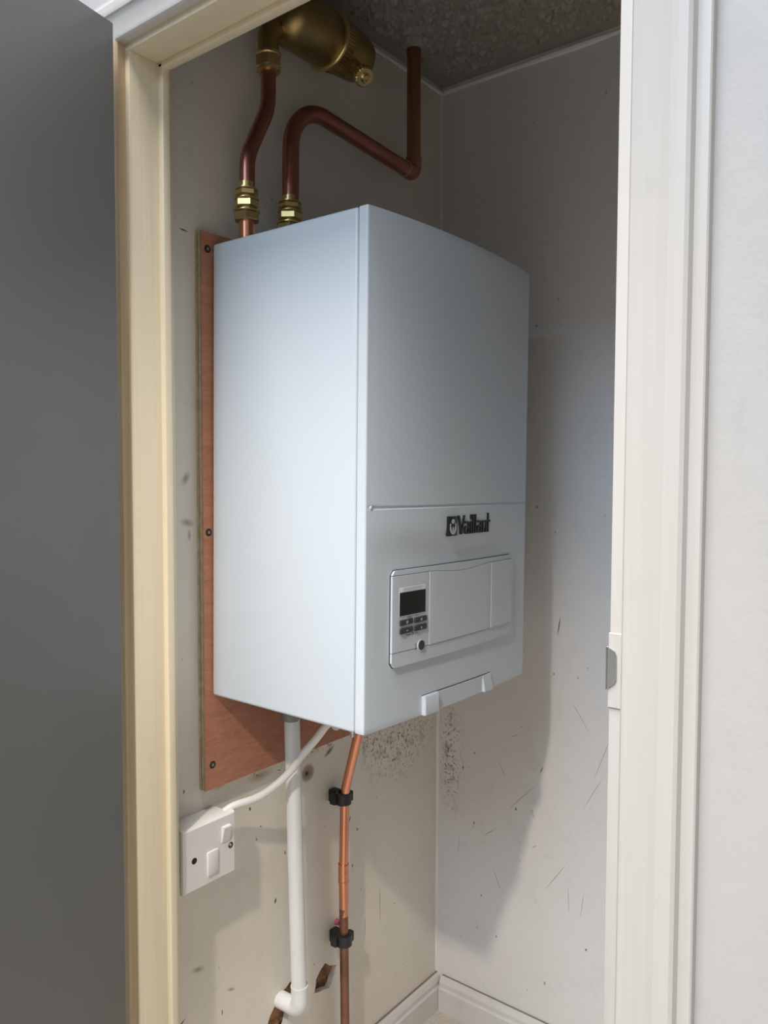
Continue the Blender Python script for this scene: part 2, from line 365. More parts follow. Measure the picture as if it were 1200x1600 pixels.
def bead(name, pts, r, label):
    P = []
    for a, b in zip(pts, pts[1:]):
        n = 40
        for k in range(n): P.append(V(a).lerp(V(b), k/n))
    P.append(V(pts[-1])); R = [r*(1+0.45*noise.noise(p*14)) for p in P]
    obj(name, tube(bmesh.new(), P, R, 8), M['caulk'], None, True, label, 'trim', 'structure')
bead('trim_1', [(XC, YR+.002, ZC-0.011), (XC, -0.001, ZC-0.011)], 0.0055, 'pale filler bead where the back wall meets the ceiling')
bead('trim_2', [(XL, 0, ZC-0.011), (XC-.001, 0, ZC-0.011)], 0.0042, 'pale filler bead above the air separator at the ceiling edge')
bead('trim_3', [(XC, 0, 0.08), (XC, 0, ZC-0.011)], 0.0042, 'pale cracked filler bead down the inner corner of the walls')

def skirting(name, lab, f):
    prof = [(0, 0), (0.018, 0), (0.018, 0.052), (0.0145, 0.056), (0.0145, 0.066), (0.010, 0.074), (0.003, 0.078), (0, 0.078)]
    bm = bmesh.new(); L = 24
    rings = [[bm.verts.new(f(d+(0.0008*noise.noise(V((s*9, d*90, h*50))) if d > 0 else 0), h, s/L)) for d, h in prof] for s in range(L+1)]
    n = len(prof)
    for a, b in zip(rings, rings[1:]):
        for k in range(n): bm.faces.new((a[k], a[(k+1) % n], b[(k+1) % n], b[k]))
    bm.faces.new(rings[0]); bm.faces.new(rings[-1]); fixn(bm)
    return obj(name, bm, M['skirting_paint'], None, True, lab, 'baseboard', 'structure', angle=20)
skirting('baseboard_left', 'chipped white skirting board along the boiler wall', lambda d, h, s: V((XL+(XC-0.0005-XL)*s, -d, h)))
skirting('baseboard_back', 'chipped white skirting board along the back wall', lambda d, h, s: V((XC-d, -0.019+(YR+0.02)*s, h)))

# ---- front wall of the cupboard (hall side) with its opening
YL_, YR_, ZH = -0.050, -0.749, 1.824     # lining faces: left, right, head
LT = 0.028                                # lining thickness
wf = root('wall_front', (XF, YR_, 0), 'white hall wall surrounding the cupboard doorway', 'wall', kind='structure')
obj('wall_panel', newbox((XF, HY0, 0), (XL, YR_-LT, HZ)), M['paint_hall'], wf, False)
obj('wall_panel', newbox((XF, YL_+LT, 0), (XL, HY1, HZ)), M['paint_hall'], wf, False)
obj('wall_panel', newbox((XF, YR_-LT, ZH+LT), (XL, YL_+LT, HZ)), M['paint_hall'], wf, False)
SX0, SX1, ST = -0.117, -0.1035, 0.010
def lining(name, lo, hi, slo, shi, m, label):
    o = obj(name, newbox(lo, hi, 0.0012, 2), m, None, True, label, 'door frame', 'structure')
    obj('door_stop', newbox(slo, shi, 0.0022, 3), m, o, True); return o
lining('trim_4', (XF, YL_, 0), (XL, YL_+LT, ZH), (SX0, YL_-ST, 0), (SX1, YL_+0.001, ZH), M['paint_cream'], 'cream painted hinge-side door jamb left of the boiler')
lj = lining('trim_5', (XF, YR_-LT, 0), (XL, YR_, ZH), (SX0, YR_-0.001, 0), (SX1, YR_+ST, ZH), M['paint_white_trim'], 'white painted latch-side door jamb right of the opening')
lining('trim_6', (XF, YR_-LT, ZH), (XL, YL_+LT, ZH+LT), (SX0, YR_, ZH-0.008), (SX1, YL_, ZH+0.001), M['paint_cream'], 'cream painted head of the door frame above the opening')
ARCH = [(0, 0), (0, 0.0115), (0.002, 0.0140), (0.006, 0.0150), (0.0315, 0.0160), (0.0335, 0.0168), (0.0345, 0.0195), (0.0400, 0.0205), (0.0480, 0.0200), (0.0510, 0.0180), (0.0530, 0.0125), (0.0580, 0.0105), (0.0622, 0.0100), (0.0635, 0.0088), (0.0635, 0)]
RV = 0.0095; RVR = 0.0150
def archi(name, f0, f1, m, label):
    bm = prism(bmesh.new(), ARCH, f0, f1); return obj(name, bm, m, None, True, label, 'door frame', 'structure', angle=28)
def chamf(bm): return bm
archi('trim_7', lambda d, t: V((XF-t, YR_-RVR-d, 0)), lambda d, t: V((XF-t, YR_-RVR-d, ZH+RV+d)), M['paint_white_trim'], 'white moulded architrave right of the doorway')
archi('trim_8', lambda d, t: V((XF-t, YL_+RV+d, 0)), lambda d, t: V((XF-t, YL_+RV+d, ZH+RV+d)), M['bare_wood_edge'], 'cream moulded architrave edge beside the open grey door')
archi('trim_9', lambda d, t: V((XF-t, YR_-RVR-d, ZH+RV+d)), lambda d, t: V((XF-t, YL_+RV+d, ZH+RV+d)), M['paint_white_trim'], 'white moulded architrave across the top of the doorway')

# strike plate on the latch jamb
sp = root('strike_plate', (XF, YR_-0.006, 1.056), 'small painted-over metal strike plate on the right jamb', 'strike plate')
bm = bmesh.new(); box(bm, (XF-0.0016, YR_-0.0125, 1.040), (XF-0.0002, YR_+0.0005, 1.106), 0.0006, 1)
obj('plate', bm, M['paint_white_trim'], sp, True)
bm = bmesh.new(); pr = [(0.0, 0.0), (0.0, 0.041), (0.007, 0.034), (0.0085, 0.030), (0.0085, 0.008), (0.007, 0.004)]
prism(bm, pr, lambda a, b: V((XF-0.0030, YR_+0.0022-a*1.15, 1.094-b*0.95)), lambda a, b: V((XF-0.0018, YR_+0.0022-a*1.15, 1.094-b*0.95)))
box(bm, (XF-0.003, YR_+0.0002, 1.056), (XF+0.012, YR_+0.0016, 1.094), 0.0005, 1)
obj('lip', bm, M['steel'], sp, True)

# ---- the open grey door, hinged on the left jamb
DA = math.radians(11.5)
dr = root('door_1', (-0.1965, -0.063, 0.008), 'plain dark grey cupboard door standing open on the left', 'door', (0, 0, DA), local=True, kind='structure')
obj('door_leaf', newbox((-0.69, 0, 0), (0, 0.036, 1.833), 0.0015, 2), M['door_grey'], dr, True)
for hz in (0.22, 1.58):
    bm = bmesh.new(); lathe(bm, (0.0045, 0.012, hz), (0, 0, 1), [(0, 0.004), (0.001, 0.0045), (0.074, 0.0045), (0.075, 0.004)], 12)
    obj('hinge', bm, M['steel'], dr, True)

# ---- the hall the picture is taken from
obj('floor_hall', newbox((HX, HY0, -0.04), (XF, HY1, 0)), M['carpet_hall'], None, False, 'pale beige carpet of the hall in front of the cupboard', 'floor', 'structure')
obj('ceiling_hall', newbox((HX, HY0, HZ), (XL, HY1, HZ+0.05)), M['paint_hall_other'], None, False, 'white hall ceiling', 'ceiling', 'structure')
obj('wall_hall_left', newbox((HX, HY1, 0), (XL, HY1+0.05, HZ)), M['paint_hall_grey'], None, False, 'grey hall wall behind the open door', 'wall', 'structure')
obj('wall_hall_right', newbox((HX, HY0-0.05, 0), (XL, HY0, HZ)), M['paint_hall_grey'], None, False, 'grey hall wall to the right of the camera', 'wall', 'structure')
wo = root('wall_hall_opposite', (HX, 0, 0), 'grey hall wall with an added high window opposite the cupboard', 'wall', kind='structure')
for a, b in (((HY0, 0), (HY1, WZ0)), ((HY0, WZ1), (HY1, HZ)), ((HY0, WZ0), (WY0, WZ1)), ((WY1, WZ0), (HY1, WZ1))):
    obj('wall_panel', newbox((HX-0.05, a[0], a[1]), (HX, b[0], b[1])), M['paint_hall_grey'], wo, False)
w = root('unseen_window_1', (HX, WY0, WZ0), 'white framed window added high in the unseen hall for cool light', 'window', kind='structure')
bm = bmesh.new()
for a, b in (((WY0, WZ0), (WY1, WZ0+.04)), ((WY0, WZ1-.04), (WY1, WZ1)), ((WY0, WZ0), (WY0+.04, WZ1)), ((WY1-.04, WZ0), (WY1, WZ1))): box(bm, (HX-0.045, a[0], a[1]), (HX-0.005, b[0], b[1]), 0.003, 1)
obj('window_frame', bm, M['paint_white_trim'], w, True)
gm = mat('pane_glass', (1, 1, 1), 0.02); gm.node_tree.nodes['Principled BSDF'].inputs['Transmission Weight'].default_value = 1.0
obj('pane', newbox((HX-0.028, WY0+.04, WZ0+.04), (HX-0.022, WY1-.04, WZ1-.04)), gm, w, False)
# ceiling lamp of the hall
lp = root('ceiling_lamp', (LAMP.x, LAMP.y, LAMP.z), 'small pendant lamp on the hall ceiling', 'lamp')
bm = bmesh.new(); lathe(bm, (LAMP.x, LAMP.y, HZ), (0, 0, -1), [(0, 0.04), (0.012, 0.04), (0.02, 0.005), (HZ-LAMP.z-0.10, 0.005), (HZ-LAMP.z-0.09, 0.018), (HZ-LAMP.z-0.06, 0.018)], 20); obj('lamp_holder', fixn(bm), M['lamp_glass'], lp, True)
ld = bpy.data.lights.new('lamp_bulb', 'SPOT'); ld.energy = 108; ld.color = (1.0, 0.91, 0.79); ld.shadow_soft_size = 0.045; ld.spot_size = math.radians(47); ld.spot_blend = 1.0
lo = bpy.data.objects.new('lamp_bulb', ld); COL.objects.link(lo); lo.parent = lp; lo.location = (0, 0, 0); lo.rotation_euler = (V((0.15, -0.26, 0.10))-LAMP).to_track_quat('-Z', 'Y').to_euler()

# ------------------------------------------------------------------ plywood backing board
PT = 0.0161
pb = root('plywood_board', (0.22, 0, 0.7293), 'reddish plywood board screwed to the wall behind the boiler', 'board')
PX0, PX1, PZ0, PZ1 = -0.0147, 0.50, 0.7293, 1.622
lay = [0, 0.0042, 0.0078, 0.0118, 0.0147, PT]
for k in range(5):
    e = 0.0003*((k*7) % 3)
    obj('veneer_face' if k == 4 else 'ply_layer', newbox((PX0+e, -lay[k+1], PZ0+e), (PX1-e, -lay[k], PZ1-e)), M['plywood_face'] if k == 4 else (M['plywood_core'] if k % 2 else M['plywood_edge']), pb, False)
for (x, z) in ((-0.0025, 1.5957), (-0.0044, 1.1487), (0.0, 0.7697)):
    bm = bmesh.new(); lathe(bm, (x, -PT+0.0002, z), (0, -1, 0), [(0, 0.0062), (0.0006, 0.0060), (0.0008, 0.0042), (0.0005, 0.0040), (0.0004, 0.0)], 20)
    s = obj('screw', fixn(bm), M['hole_dark'], pb, True)
    bm = bmesh.new(); lathe(bm, (x, -PT-0.0004, z), (0, -1, 0), [(0, 0.0043), (0.0007, 0.0040), (0.0008, 0.0)], 20)
    obj('screw_head', fixn(bm), M['screw_dark'], s, True)
    bm = bmesh.new()
    for a in (0.5, 0.5+math.pi/2):
        d = V((math.cos(a), 0, math.sin(a)))*0.0026; n_ = V((-math.sin(a), 0, math.cos(a)))*0.0006; c0 = V((x, -PT-0.0014, z))
        bm.faces.new([bm.verts.new(c0+q) for q in (d+n_, d-n_, -d-n_, -d+n_)])
    obj('cross_slot', bm, M['steel'], s, False)

# ------------------------------------------------------------------ the boiler (local frame: x along wall, -y out of it, z up)
BW, BD, BH = 0.456, 0.318, 0.72
bo = root('boiler', (0, -PT, 0.8844), 'large white wall-hung gas boiler with a control panel low on its front', 'boiler', (0.0032, 0.0076, 0), local=True)
bm = newbox((0, -0.3000, 0), (BW, -0.0004, BH), 0.0045, 4)
obj('casing', bm, M['boiler_white'], bo, True)
obj('seam', newbox((0.007, -0.3060, 0.007), (BW-0.007, -0.298, BH-0.007)), M['dark_gap'], bo, False)
def sstep(a, b, t):
    t = max(0.0, min(1.0, (t-a)/(b-a))); return t*t*(3-2*t)
def bowf(x, z):
    u = max(0.0, min(1.0, x/BW)); s = 0.0085+0.0085*sstep(0.232, 0.282, z-0.05*(2*u-1)**2*0.35)
    return s*(1-abs(2*u-1)**2.2)
def fy(x, z): return -(BD+bowf(x, z))
def front_panel():
    bm = bmesh.new(); r = 0.0035
    prof = []
    prof.append((0.0, 'b', -0.3030)); prof.append((0.0, 'b', -0.3033))
    zs = [0, 0.0008, 0.0025]+[0.0025+(0.309-0.0025)*k/44 for k in range(1, 45)]+[0.3105, 0.3120, 0.3135, 0.3150, 0.3165, 0.319]+[0.319+(BH-0.0025-0.319)*k/22 for k in range(1, 23)]+[BH-0.0008, BH]
    NX = 40
    def ring(z):
        e = 0.0
        if z < 0.0025: e = 0.0025-math.sqrt(max(0, 0.0025**2-(0.0025-z)**2))
        if z > BH-0.0025: e = 0.0025-math.sqrt(max(0, 0.0025**2-(z-BH+0.0025)**2))
        pts = [(e, -0.3030), (e, -0.3034)]
        for k in range(7):
            a = math.pi/2*k/6; x = r-r*math.cos(a); pts.append((max(e, x), fy(0, z)-0.0+r-r*math.sin(a)+e))
        for k in range(1, NX):
            x = r+(BW-2*r)*k/NX; g = 0.0
            if 0.311 < z < 0.316: g = 0.0016*sstep(0.006, 0.012, x)*sstep(0.448, 0.440, x) if False else (0.0016 if 0.010 < x < BW-0.012 else 0.0)
            pts.append((x, fy(x, z)+g+e))
        for k in range(7):
            a = math.pi/2*(6-k)/6; x = BW-r+r*math.cos(a); pts.append((min(BW-e, x), fy(BW, z)+r-r*math.sin(a)+e))
        pts += [(BW-e, -0.3034), (BW-e, -0.3030)]
        return [bm.verts.new((x, y, z)) for x, y in pts]
    R = [ring(z) for z in zs]
    for a, b in zip(R, R[1:]):
        for i in range(len(a)-1): bm.faces.new((a[i], a[i+1], b[i+1], b[i]))
        bm.faces.new((a[-1], a[0], b[0], b[-1]))
    bm.faces.new(list(reversed(R[0]))); bm.faces.new(R[-1]); fixn(bm); return bm
fp = obj('front_panel', front_panel(), M['boiler_white'], bo, True, angle=30)
for z in (0.3135,):   # end stop of the groove on the left
    bm = bmesh.new(); lathe(bm, (0.0105, fy(0.0105, z)+0.0012, z), (0, -1, 0), [(0, 0.0026), (0.0016, 0.0026), (0.0020, 0.0020)], 16)
    obj('groove_end', fixn(bm), M['boiler_white'], fp, True)

def colslab(x0, x1, zl, zh, off, th, n=24, edge=0.0, ylimit=None):
    """slab on the bowed front between x0..x1 and zl(x)..zh(x); off = how far its face stands proud, th = thickness, edge = soft rim"""
    bm = bmesh.new(); cols = []
    for k in range(n+1):
        x = x0+(x1-x0)*k/n; a, b = zl(x), zh(x); yb = fy(x, 0.15)-off
        ins = edge if edge else 0
        e = 0.0
        if edge and (k == 0 or k == n): e = edge
        cols.append([bm.verts.new((x, yb+th, a)), bm.verts.new((x, yb+max(ins, e), a)), bm.verts.new((x, yb+e, a+ins)), bm.verts.new((x, yb+e, b-ins)), bm.verts.new((x, yb+max(ins, e), b)), bm.verts.new((x, yb+th, b))])
    for a, b in zip(cols, cols[1:]):
        for i in range(6): bm.faces.new((a[i], b[i], b[(i+1) % 6], a[(i+1) % 6]))
    bm.faces.new(cols[0]); bm.faces.new(list(reversed(cols[-1]))); fixn(bm); return bm
CX0, CX1, CZ0, CZ1 = 0.0515, 0.3925, 0.0850, 0.2235
RC = 0.0075
def rnd(x, sgn, z):
    d = 0.0
    for xe, s in ((CX0, 1), (CX1, -1)):
        t = (x-xe)*s
        if t < RC: d = RC-math.sqrt(max(0.0, RC**2-(RC-t)**2))
    return z+sgn*d
def xlist(x0, x1): return x0, x1
cp = obj('control_panel', colslab(CX0-0.0008, CX1+0.0008, lambda x: rnd(max(min(x, CX1), CX0), 1, CZ0)-0.0013, lambda x: rnd(max(min(x, CX1), CX0), -1, CZ1)+0.0010, 0.0012, 0.004, 60), M['dark_gap'], bo, True)
G = 0.0006
def topline(x):
    t = (x-0.1365)/(0.3145-0.1365)
    return 0.2162-(0.0055*math.sin(math.pi*t)**1.6 if 0 < t < 1 else 0)
PR = 0.0048
XS1, XS2 = 0.1365, 0.3147
obj('bezel_top', colslab(CX0, CX1, lambda x: topline(x)+G, lambda x: max(topline(x)+2*G, rnd(x, -1, CZ1)), PR-0.0003, 0.005, 70, 0.0), M['boiler_plastic'], cp, True, angle=25)
obj('bezel_bottom', colslab(CX0, CX1, lambda x: rnd(x, 1, CZ0), lambda x: 0.1062-G, PR-0.0003, 0.005, 70, 0.0), M['boiler_plastic'], cp, True, angle=25)
df = obj('display_fascia', colslab(CX0, XS1-G, lambda x: 0.1062+G*0.3, lambda x: topline(x)-G*0.6, PR, 0.005, 16, 0.0003), M['boiler_plastic'], cp, True, angle=25)
obj('flap', colslab(XS1+G, XS2-G, lambda x: 0.1062+G*0.3, lambda x: topline(x)-G*0.3, PR+0.0009, 0.005, 24, 0.0004), M['boiler_plastic'], cp, True, angle=25)
ec = obj('end_cover', colslab(XS2+G, CX1, lambda x: 0.1062+G*0.3, lambda x: topline(x)-G*0.3, PR+0.0017, 0.005, 12, 0.0004), M['boiler_plastic'], cp, True, angle=25)
# sub-parts on the fascia
obj('display_surround', colslab(0.0655, 0.1268, lambda x: 0.1565, lambda x: 0.1985, PR+0.0006, 0.003, 10, 0.0003), M['boiler_plastic'], cp, True)
obj('display', colslab(0.0668, 0.1260, lambda x: 0.1580, lambda x: 0.1915, PR+0.0009, 0.003, 10), M['screen'], cp, True)
for (x0, x1, z0, z1, icon) in ((0.0664, 0.0968, 0.1440, 0.1524, 'sq'), (0.0994, 0.1300, 0.1440, 0.1524, 'sq'), (0.0664, 0.0968, 0.1318, 0.1402, 'minus'), (0.0994, 0.1300, 0.1318, 0.1402, 'plus')):
    bm = bmesh.new(); yb = fy((x0+x1)/2, .15)-PR
    box(bm, (x0, yb-0.0026, z0), (x1, yb+0.001, z1), 0.0016, 3)
    obj('button', bm, M['button_dark'], cp, True)
    cx, cz = (x0+x1)/2, (z0+z1)/2; yy = yb-0.00285; bm = bmesh.new()
    if icon == 'sq':
        q = 0.0019; w_ = 0.0007
        for (a, b) in (((-q, q-w_), (q, q)), ((-q, -q), (q, -q+w_)), ((-q, -q), (-q+w_, q)), ((q-w_, -q), (q, q))): box(bm, (cx+a[0], yy, cz+a[1]), (cx+b[0], yy+0.0004, cz+b[1]))
    elif icon == 'minus': box(bm, (cx-0.0018, yy, cz-0.0005), (cx+0.0018, yy+0.0004, cz+0.0005))
    else:
        box(bm, (cx-0.0018, yy, cz-0.0005), (cx+0.0018, yy+0.0004, cz+0.0005)); box(bm, (cx-0.0005, yy, cz-0.0018), (cx+0.0005, yy+0.0004, cz+0.0018))
    obj('icon', bm, M['print_white'], cp, False)
yb = fy(0.1175, .15)-PR
bm = bmesh.new(); lathe(bm, (0.1172, yb+0.0005, 0.1092), (0, -1, 0), [(0, 0.0088), (0.0010, 0.0088), (0.0013, 0.0082)], 28); obj('button_ring', fixn(bm), M['boiler_plastic'], cp, True)
bm = bmesh.new(); lathe(bm, (0.1172, yb, 0.1092), (0, -1, 0), [(0, 0.0072), (0.0016, 0.0072), (0.0022, 0.0066), (0.0020, 0.0)], 28); obj('round_button', fixn(bm), M['button_dark'], cp, True)
bm = bmesh.new(); yy = fy(0.1, .15)-PR-0.0004
for (x0, z0, x1, z1) in ((0.0820, 0.1285, 0.0935, 0.1291), (0.1010, 0.1285, 0.1130, 0.1291), (0.1126, 0.1285, 0.1131, 0.1305), (0.0965, 0.1265, 0.0975, 0.1285), (0.0978, 0.1282, 0.0990, 0.1310), (0.0955, 0.1300, 0.0966, 0.1310),
                         (0.084, 0.1546, 0.094, 0.1552), (0.1015, 0.1546, 0.1115, 0.1552), (0.0972, 0.1540, 0.0976, 0.1558),
                         (0.1035, 0.1045, 0.1065, 0.1051), (0.1046, 0.1051, 0.1054, 0.1105), (0.1036, 0.1105, 0.1043, 0.1130), (0.1058, 0.1105, 0.1065, 0.1130)):
    box(bm, (x0, yy, z0), (x1, yy+0.0008, z1))
obj('printed_marks', bm, M['print_grey'], cp, False, kind='stuff')
# handle strip with the two hooks under the control panel
yf = lambda x: fy(x, 0.01)
hs = obj('handle_strip', colslab(0.1300, 0.3230, lambda x: 0.0008, lambda x: 0.0296-0.002*(x-0.13)/0.2, 0.0010, 0.002, 16, 0.0005), M['boiler_plastic'], bo, True)
bm = colslab(0.1275, 0.3252, lambda x: 0.0300-0.002*(x-0.13)/0.2, lambda x: 0.0312-0.002*(x-0.13)/0.2, 0.0005, 0.001, 16); obj('gap_line', bm, M['dark_gap'], hs, False)
for (x0, x1, z1, wt) in ((0.1280, 0.1640, 0.0302, 0.0062), (0.2985, 0.3250, 0.0285, 0.0020)):
    bm = bmesh.new(); y0 = yf((x0+x1)/2)
    prof = [(0.003, 0.0005), (0.003, z1), (-wt*0.7, z1), (-wt, z1-0.003), (-0.0066, 0.004), (-0.0066, 0.0005)]
    prism(bm, prof, lambda a, b: V((x0, y0+a, b)), lambda a, b: V((x1, y0+a, b)))
    bmesh.ops.bevel(bm, geom=list(bm.edges), offset=0.0009, segments=2, affect='EDGES'); obj('hook', bm, M['boiler_plastic'], hs, True)
# badge
by = lambda x: fy(x, 0.28)
bd = root('badge', (0.2, by(0.2), 0.266), None, None); bd.parent = bo; WPOS[bd] = V((0.2, by(0.2), 0.266)); bd.location = WPOS[bd]
EX0, EX1, EZ0, EZ1 = 0.1742, 0.1995, 0.2668, 0.2970
bm = newbox((EX0, by(0.187)-0.0032, EZ0), (EX1, by(0.187)+0.002, EZ1), 0.0008, 2); obj('emblem_plate', bm, M['badge_black'], bd, True)
def flatshape(bm, pts, y):
    vs = [bm.verts.new((x, y, z)) for x, z in pts]; vb = [bm.verts.new((x, y+0.0006, z)) for x, z in pts]; n = len(pts)
    bm.faces.new(vs); bm.faces.new(list(reversed(vb)))
    for k in range(n): bm.faces.new((vs[k], vb[k], vb[(k+1) % n], vs[(k+1) % n]))
ex, ez = (EX0+EX1)/2, (EZ0+EZ1)/2; ye = by(0.187)-0.0037
bm = bmesh.new()
# bright egg-shaped lower bowl (crescent), round upper disc between two ears, small inner figure
cres = [(ex+0.0088*math.cos(a), ez-0.0030+0.0098*math.sin(a)) for a in [math.pi*(0.98+1.04*k/16) for k in range(17)]]
cres += [(ex+0.0052*math.cos(a), ez-0.0012+0.0074*math.sin(a)) for a in [math.pi*(2.02-1.04*k/16) for k in range(17)]]
flatshape(bm, cres, ye)
flatshape(bm, [(ex+0.0040*math.cos(2*math.pi*k/16), ez+0.0072+0.0036*math.sin(2*math.pi*k/16)) for k in range(16)], ye)
flatshape(bm, [(ex-0.0085, ez-0.0020), (ex-0.0070, ez-0.0010), (ex-0.0062, ez+0.0045), (ex-0.0086, ez+0.0030)], ye)
flatshape(bm, [(ex+0.0085, ez-0.0020), (ex+0.0070, ez-0.0010), (ex+0.0062, ez+0.0045), (ex+0.0086, ez+0.0030)], ye)
flatshape(bm, [(ex-0.0016, ez-0.0070), (ex, ez-0.0085), (ex+0.0016, ez-0.0070), (ex+0.0010, ez-0.0015), (ex-0.0010, ez-0.0015)], ye)
obj('emblem_figure', fixn(bm), M['badge_silver'], bd, False)
def strokes():
    """heavy condensed lettering built from bars: V a i l l a n t"""
    bm = bmesh.new(); z0, xh, asc = 0.2680, 0.2876, 0.2975; w = 0.0037; g = 0.0031; x = 0.2025; T = 0.0022; aw = 0.0138
    def poly(pts):
        vs = [V((px, by(px)-T, pz)) for px, pz in pts]; vb = [V((px, by(px)+0.001, pz)) for px, pz in pts]; n = len(pts)
        a = [bm.verts.new(p) for p in vs]; b = [bm.verts.new(p) for p in vb]
        bm.faces.new(a); bm.faces.new(list(reversed(b)))
        for k in range(n): bm.faces.new((a[k], b[k], b[(k+1) % n], a[(k+1) % n]))
    def bar(xa, za, xb, zb): poly([(xa, za), (xb, za), (xb, zb), (xa, zb)])
    poly([(x, asc), (x+0.0046, asc), (x+0.0103, z0+0.0060), (x+0.0160, asc), (x+0.0200, asc), (x+0.0123, z0), (x+0.0080, z0)])
    x += 0.0192
    def letter_a(x):
        poly([(x+aw-w, z0), (x+aw, z0), (x+aw, xh-0.0025), (x+aw-0.0025, xh), (x+0.0012, xh), (x+0.0012, xh-0.0030), (x+aw-w, xh-0.0030), (x+aw-w, xh-0.0072), (x+0.0025, xh-0.0072), (x, xh-0.0095), (x, z0+0.0025), (x+0.0025, z0),
              (x+aw-w, z0), (x+aw-w, z0+0.0030), (x+w, z0+0.0030), (x+w, xh-0.0102), (x+aw-w, xh-0.0102)])
        return x+aw+g
    x = letter_a(x)
    bar(x, z0, x+w, xh); bar(x, xh+0.0030, x+w, asc+0.0006); x += w+g
    bar(x, z0, x+w, asc+0.0006); x += w+g
    bar(x, z0, x+w, asc+0.0006); x += w+g
    x = letter_a(x)
    poly([(x, z0), (x+w, z0), (x+w, xh-0.0032), (x+aw-w, xh-0.0032), (x+aw-w, z0), (x+aw, z0), (x+aw, xh-0.0030), (x+aw-0.0030, xh), (x, xh)]); x += aw+g
    poly([(x, z0), (x+w, z0), (x+w, xh-0.0036), (x+0.0082, xh-0.0036), (x+0.0082, xh), (x+w, xh), (x+w, asc+0.0016), (x, asc+0.0016)])
    fixn(bm); return bm
obj('lettering', strokes(), M['badge_black'], bd, False, kind='stuff')
# underside fittings of the boiler
bm = bmesh.new(); box(bm, (0.02, -0.295, -0.0015), (BW-0.02, -0.02, 0.002), 0.001, 1); obj('base_tray', bm, M['dark_gap'], bo, True)
for xx in (0.01,):
    bm = bmesh.new(); lathe(bm, (0.008, -0.292, 0.001), (0, 0, -1), [(0, 0.0045), (0.004, 0.0045), (0.005, 0.003), (0.009, 0.003)], 14); obj('panel_screw', fixn(bm), M['steel'], bo, True)
bm = bmesh.new(); lathe(bm, (0.028, -0.262, 0.001), (0, 0, -1), [(0, 0.010), (0.006, 0.010), (0.009, 0.006)], 20); obj('cable_gland', fixn(bm), M['pvc_white'], bo, True)

# ------------------------------------------------------------------ pipework above the boiler
def compression(parent, o, n_nuts, r, mirror=False, top=True):
    """straight compression fitting standing on point o, going up; returns its height"""
    p = obj('compression_fitting', lathe(bmesh.new(), o, (0, 0, 1), [(0.004, r+0.0025), (0.012, r+0.0025), (0.0125, r+0.0005), (0.060, r+0.0005)], 32), M['brass'], parent, True)
    z = V(o)
    parts = [(0.000, 0.0135, r+0.0095), (0.0205, 0.0120, r+0.0080), (0.0385, 0.0095, r+0.0066)]
    for k, (h, t, rr) in enumerate(parts[:n_nuts]):
        obj('hex_nut', hexnut(bmesh.new(), z+V((0, 0, h)), (0, 0, 1), t, rr, 0.25+0.35*k), M['brass'], p, True, angle=15)
        obj('collar', lathe(bmesh.new(), z+V((0, 0, h+t)), (0, 0, 1), [(0, rr-0.002), (0.0012, rr-0.0005), (0.0022, rr-0.0005), (0.003, rr-0.003)], 32), M['brass'], p, True)
    return p
Y1 = -0.060
p1 = root('copper_flow_pipe', (0.0395, Y1, 1.595), 'copper pipe with an S-bend rising to the brass air separator', 'pipe')
bm = tube(bmesh.new(), [(0.0397, Y1, 1.6045), (0.0397, Y1, 1.65)], 0.0118, 32); obj('pipe_stub', bm, M['copper_bright'], p1, True)
pts = fillet([(0.0412, Y1, 1.688), (0.0420, Y1, 1.742), (0.0875, Y1, 1.832), (0.0885, Y1, 1.915)], [0.085, 0.085], 14)
obj('bent_pipe', tube(bmesh.new(), pts, 0.0122, 32), M['copper_dull'], p1, True)
compression(p1, (0.0402, Y1, 1.6400), 3, 0.0120)
# brass air separator
AX = V((1.0, 0.0, 0.0)); AO = V((0.098, -0.072, 1.988))
sep = root('brass_air_separator', (0.2, -0.07, 1.91), 'dull brass cylindrical air separator in the dark top of the cupboard', 'air separator')
R0 = 0.046
obj('barrel', lathe(bmesh.new(), AO, AX, [(0.0, 0.020), (0.004, 0.030), (0.014, 0.040), (0.026, R0), (0.110, R0), (0.113, R0-0.002)], 48), M['brass_cast'], sep, True)
obj('clamp_ring', lathe(bmesh.new(), AO+AX*0.112, AX, [(0, R0-0.001), (0.002, R0+0.003), (0.004, R0+0.0045), (0.008, R0+0.0045), (0.010, R0+0.001), (0.012, R0-0.001)], 48), M['brass'], sep, True)
def knurled(o, ax, L, r, n, d=0.0012):
    bm = bmesh.new(); o = V(o); ax = V(ax).normalized(); x, y = frame_of(ax); rings = []
    for h, q in ((0, r-0.002), (0.0015, r), (L-0.0015, r), (L, r-0.002)):
        rings.append([bm.verts.new(o+ax*h+(q-(d if k % 2 else 0))*(math.cos(2*math.pi*k/n)*x+math.sin(2*math.pi*k/n)*y)) for k in range(n)])
    for a, b in zip(rings, rings[1:]):
        for k in range(n): bm.faces.new((a[k], a[(k+1) % n], b[(k+1) % n], b[k]))
    bm.faces.new(list(reversed(rings[0]))); bm.faces.new(rings[-1]); return fixn(bm)
obj('knurled_collar', knurled(AO+AX*0.124, AX, 0.020, R0-0.001, 96), M['brass_cast'], sep, True, angle=15)
obj('end_cap', lathe(bmesh.new(), AO+AX*0.144, AX, [(0, R0-0.003), (0.048, R0-0.006), (0.062, R0-0.010), (0.072, R0-0.020), (0.076, 0.012)], 48), M['brass_cast'], sep, True)
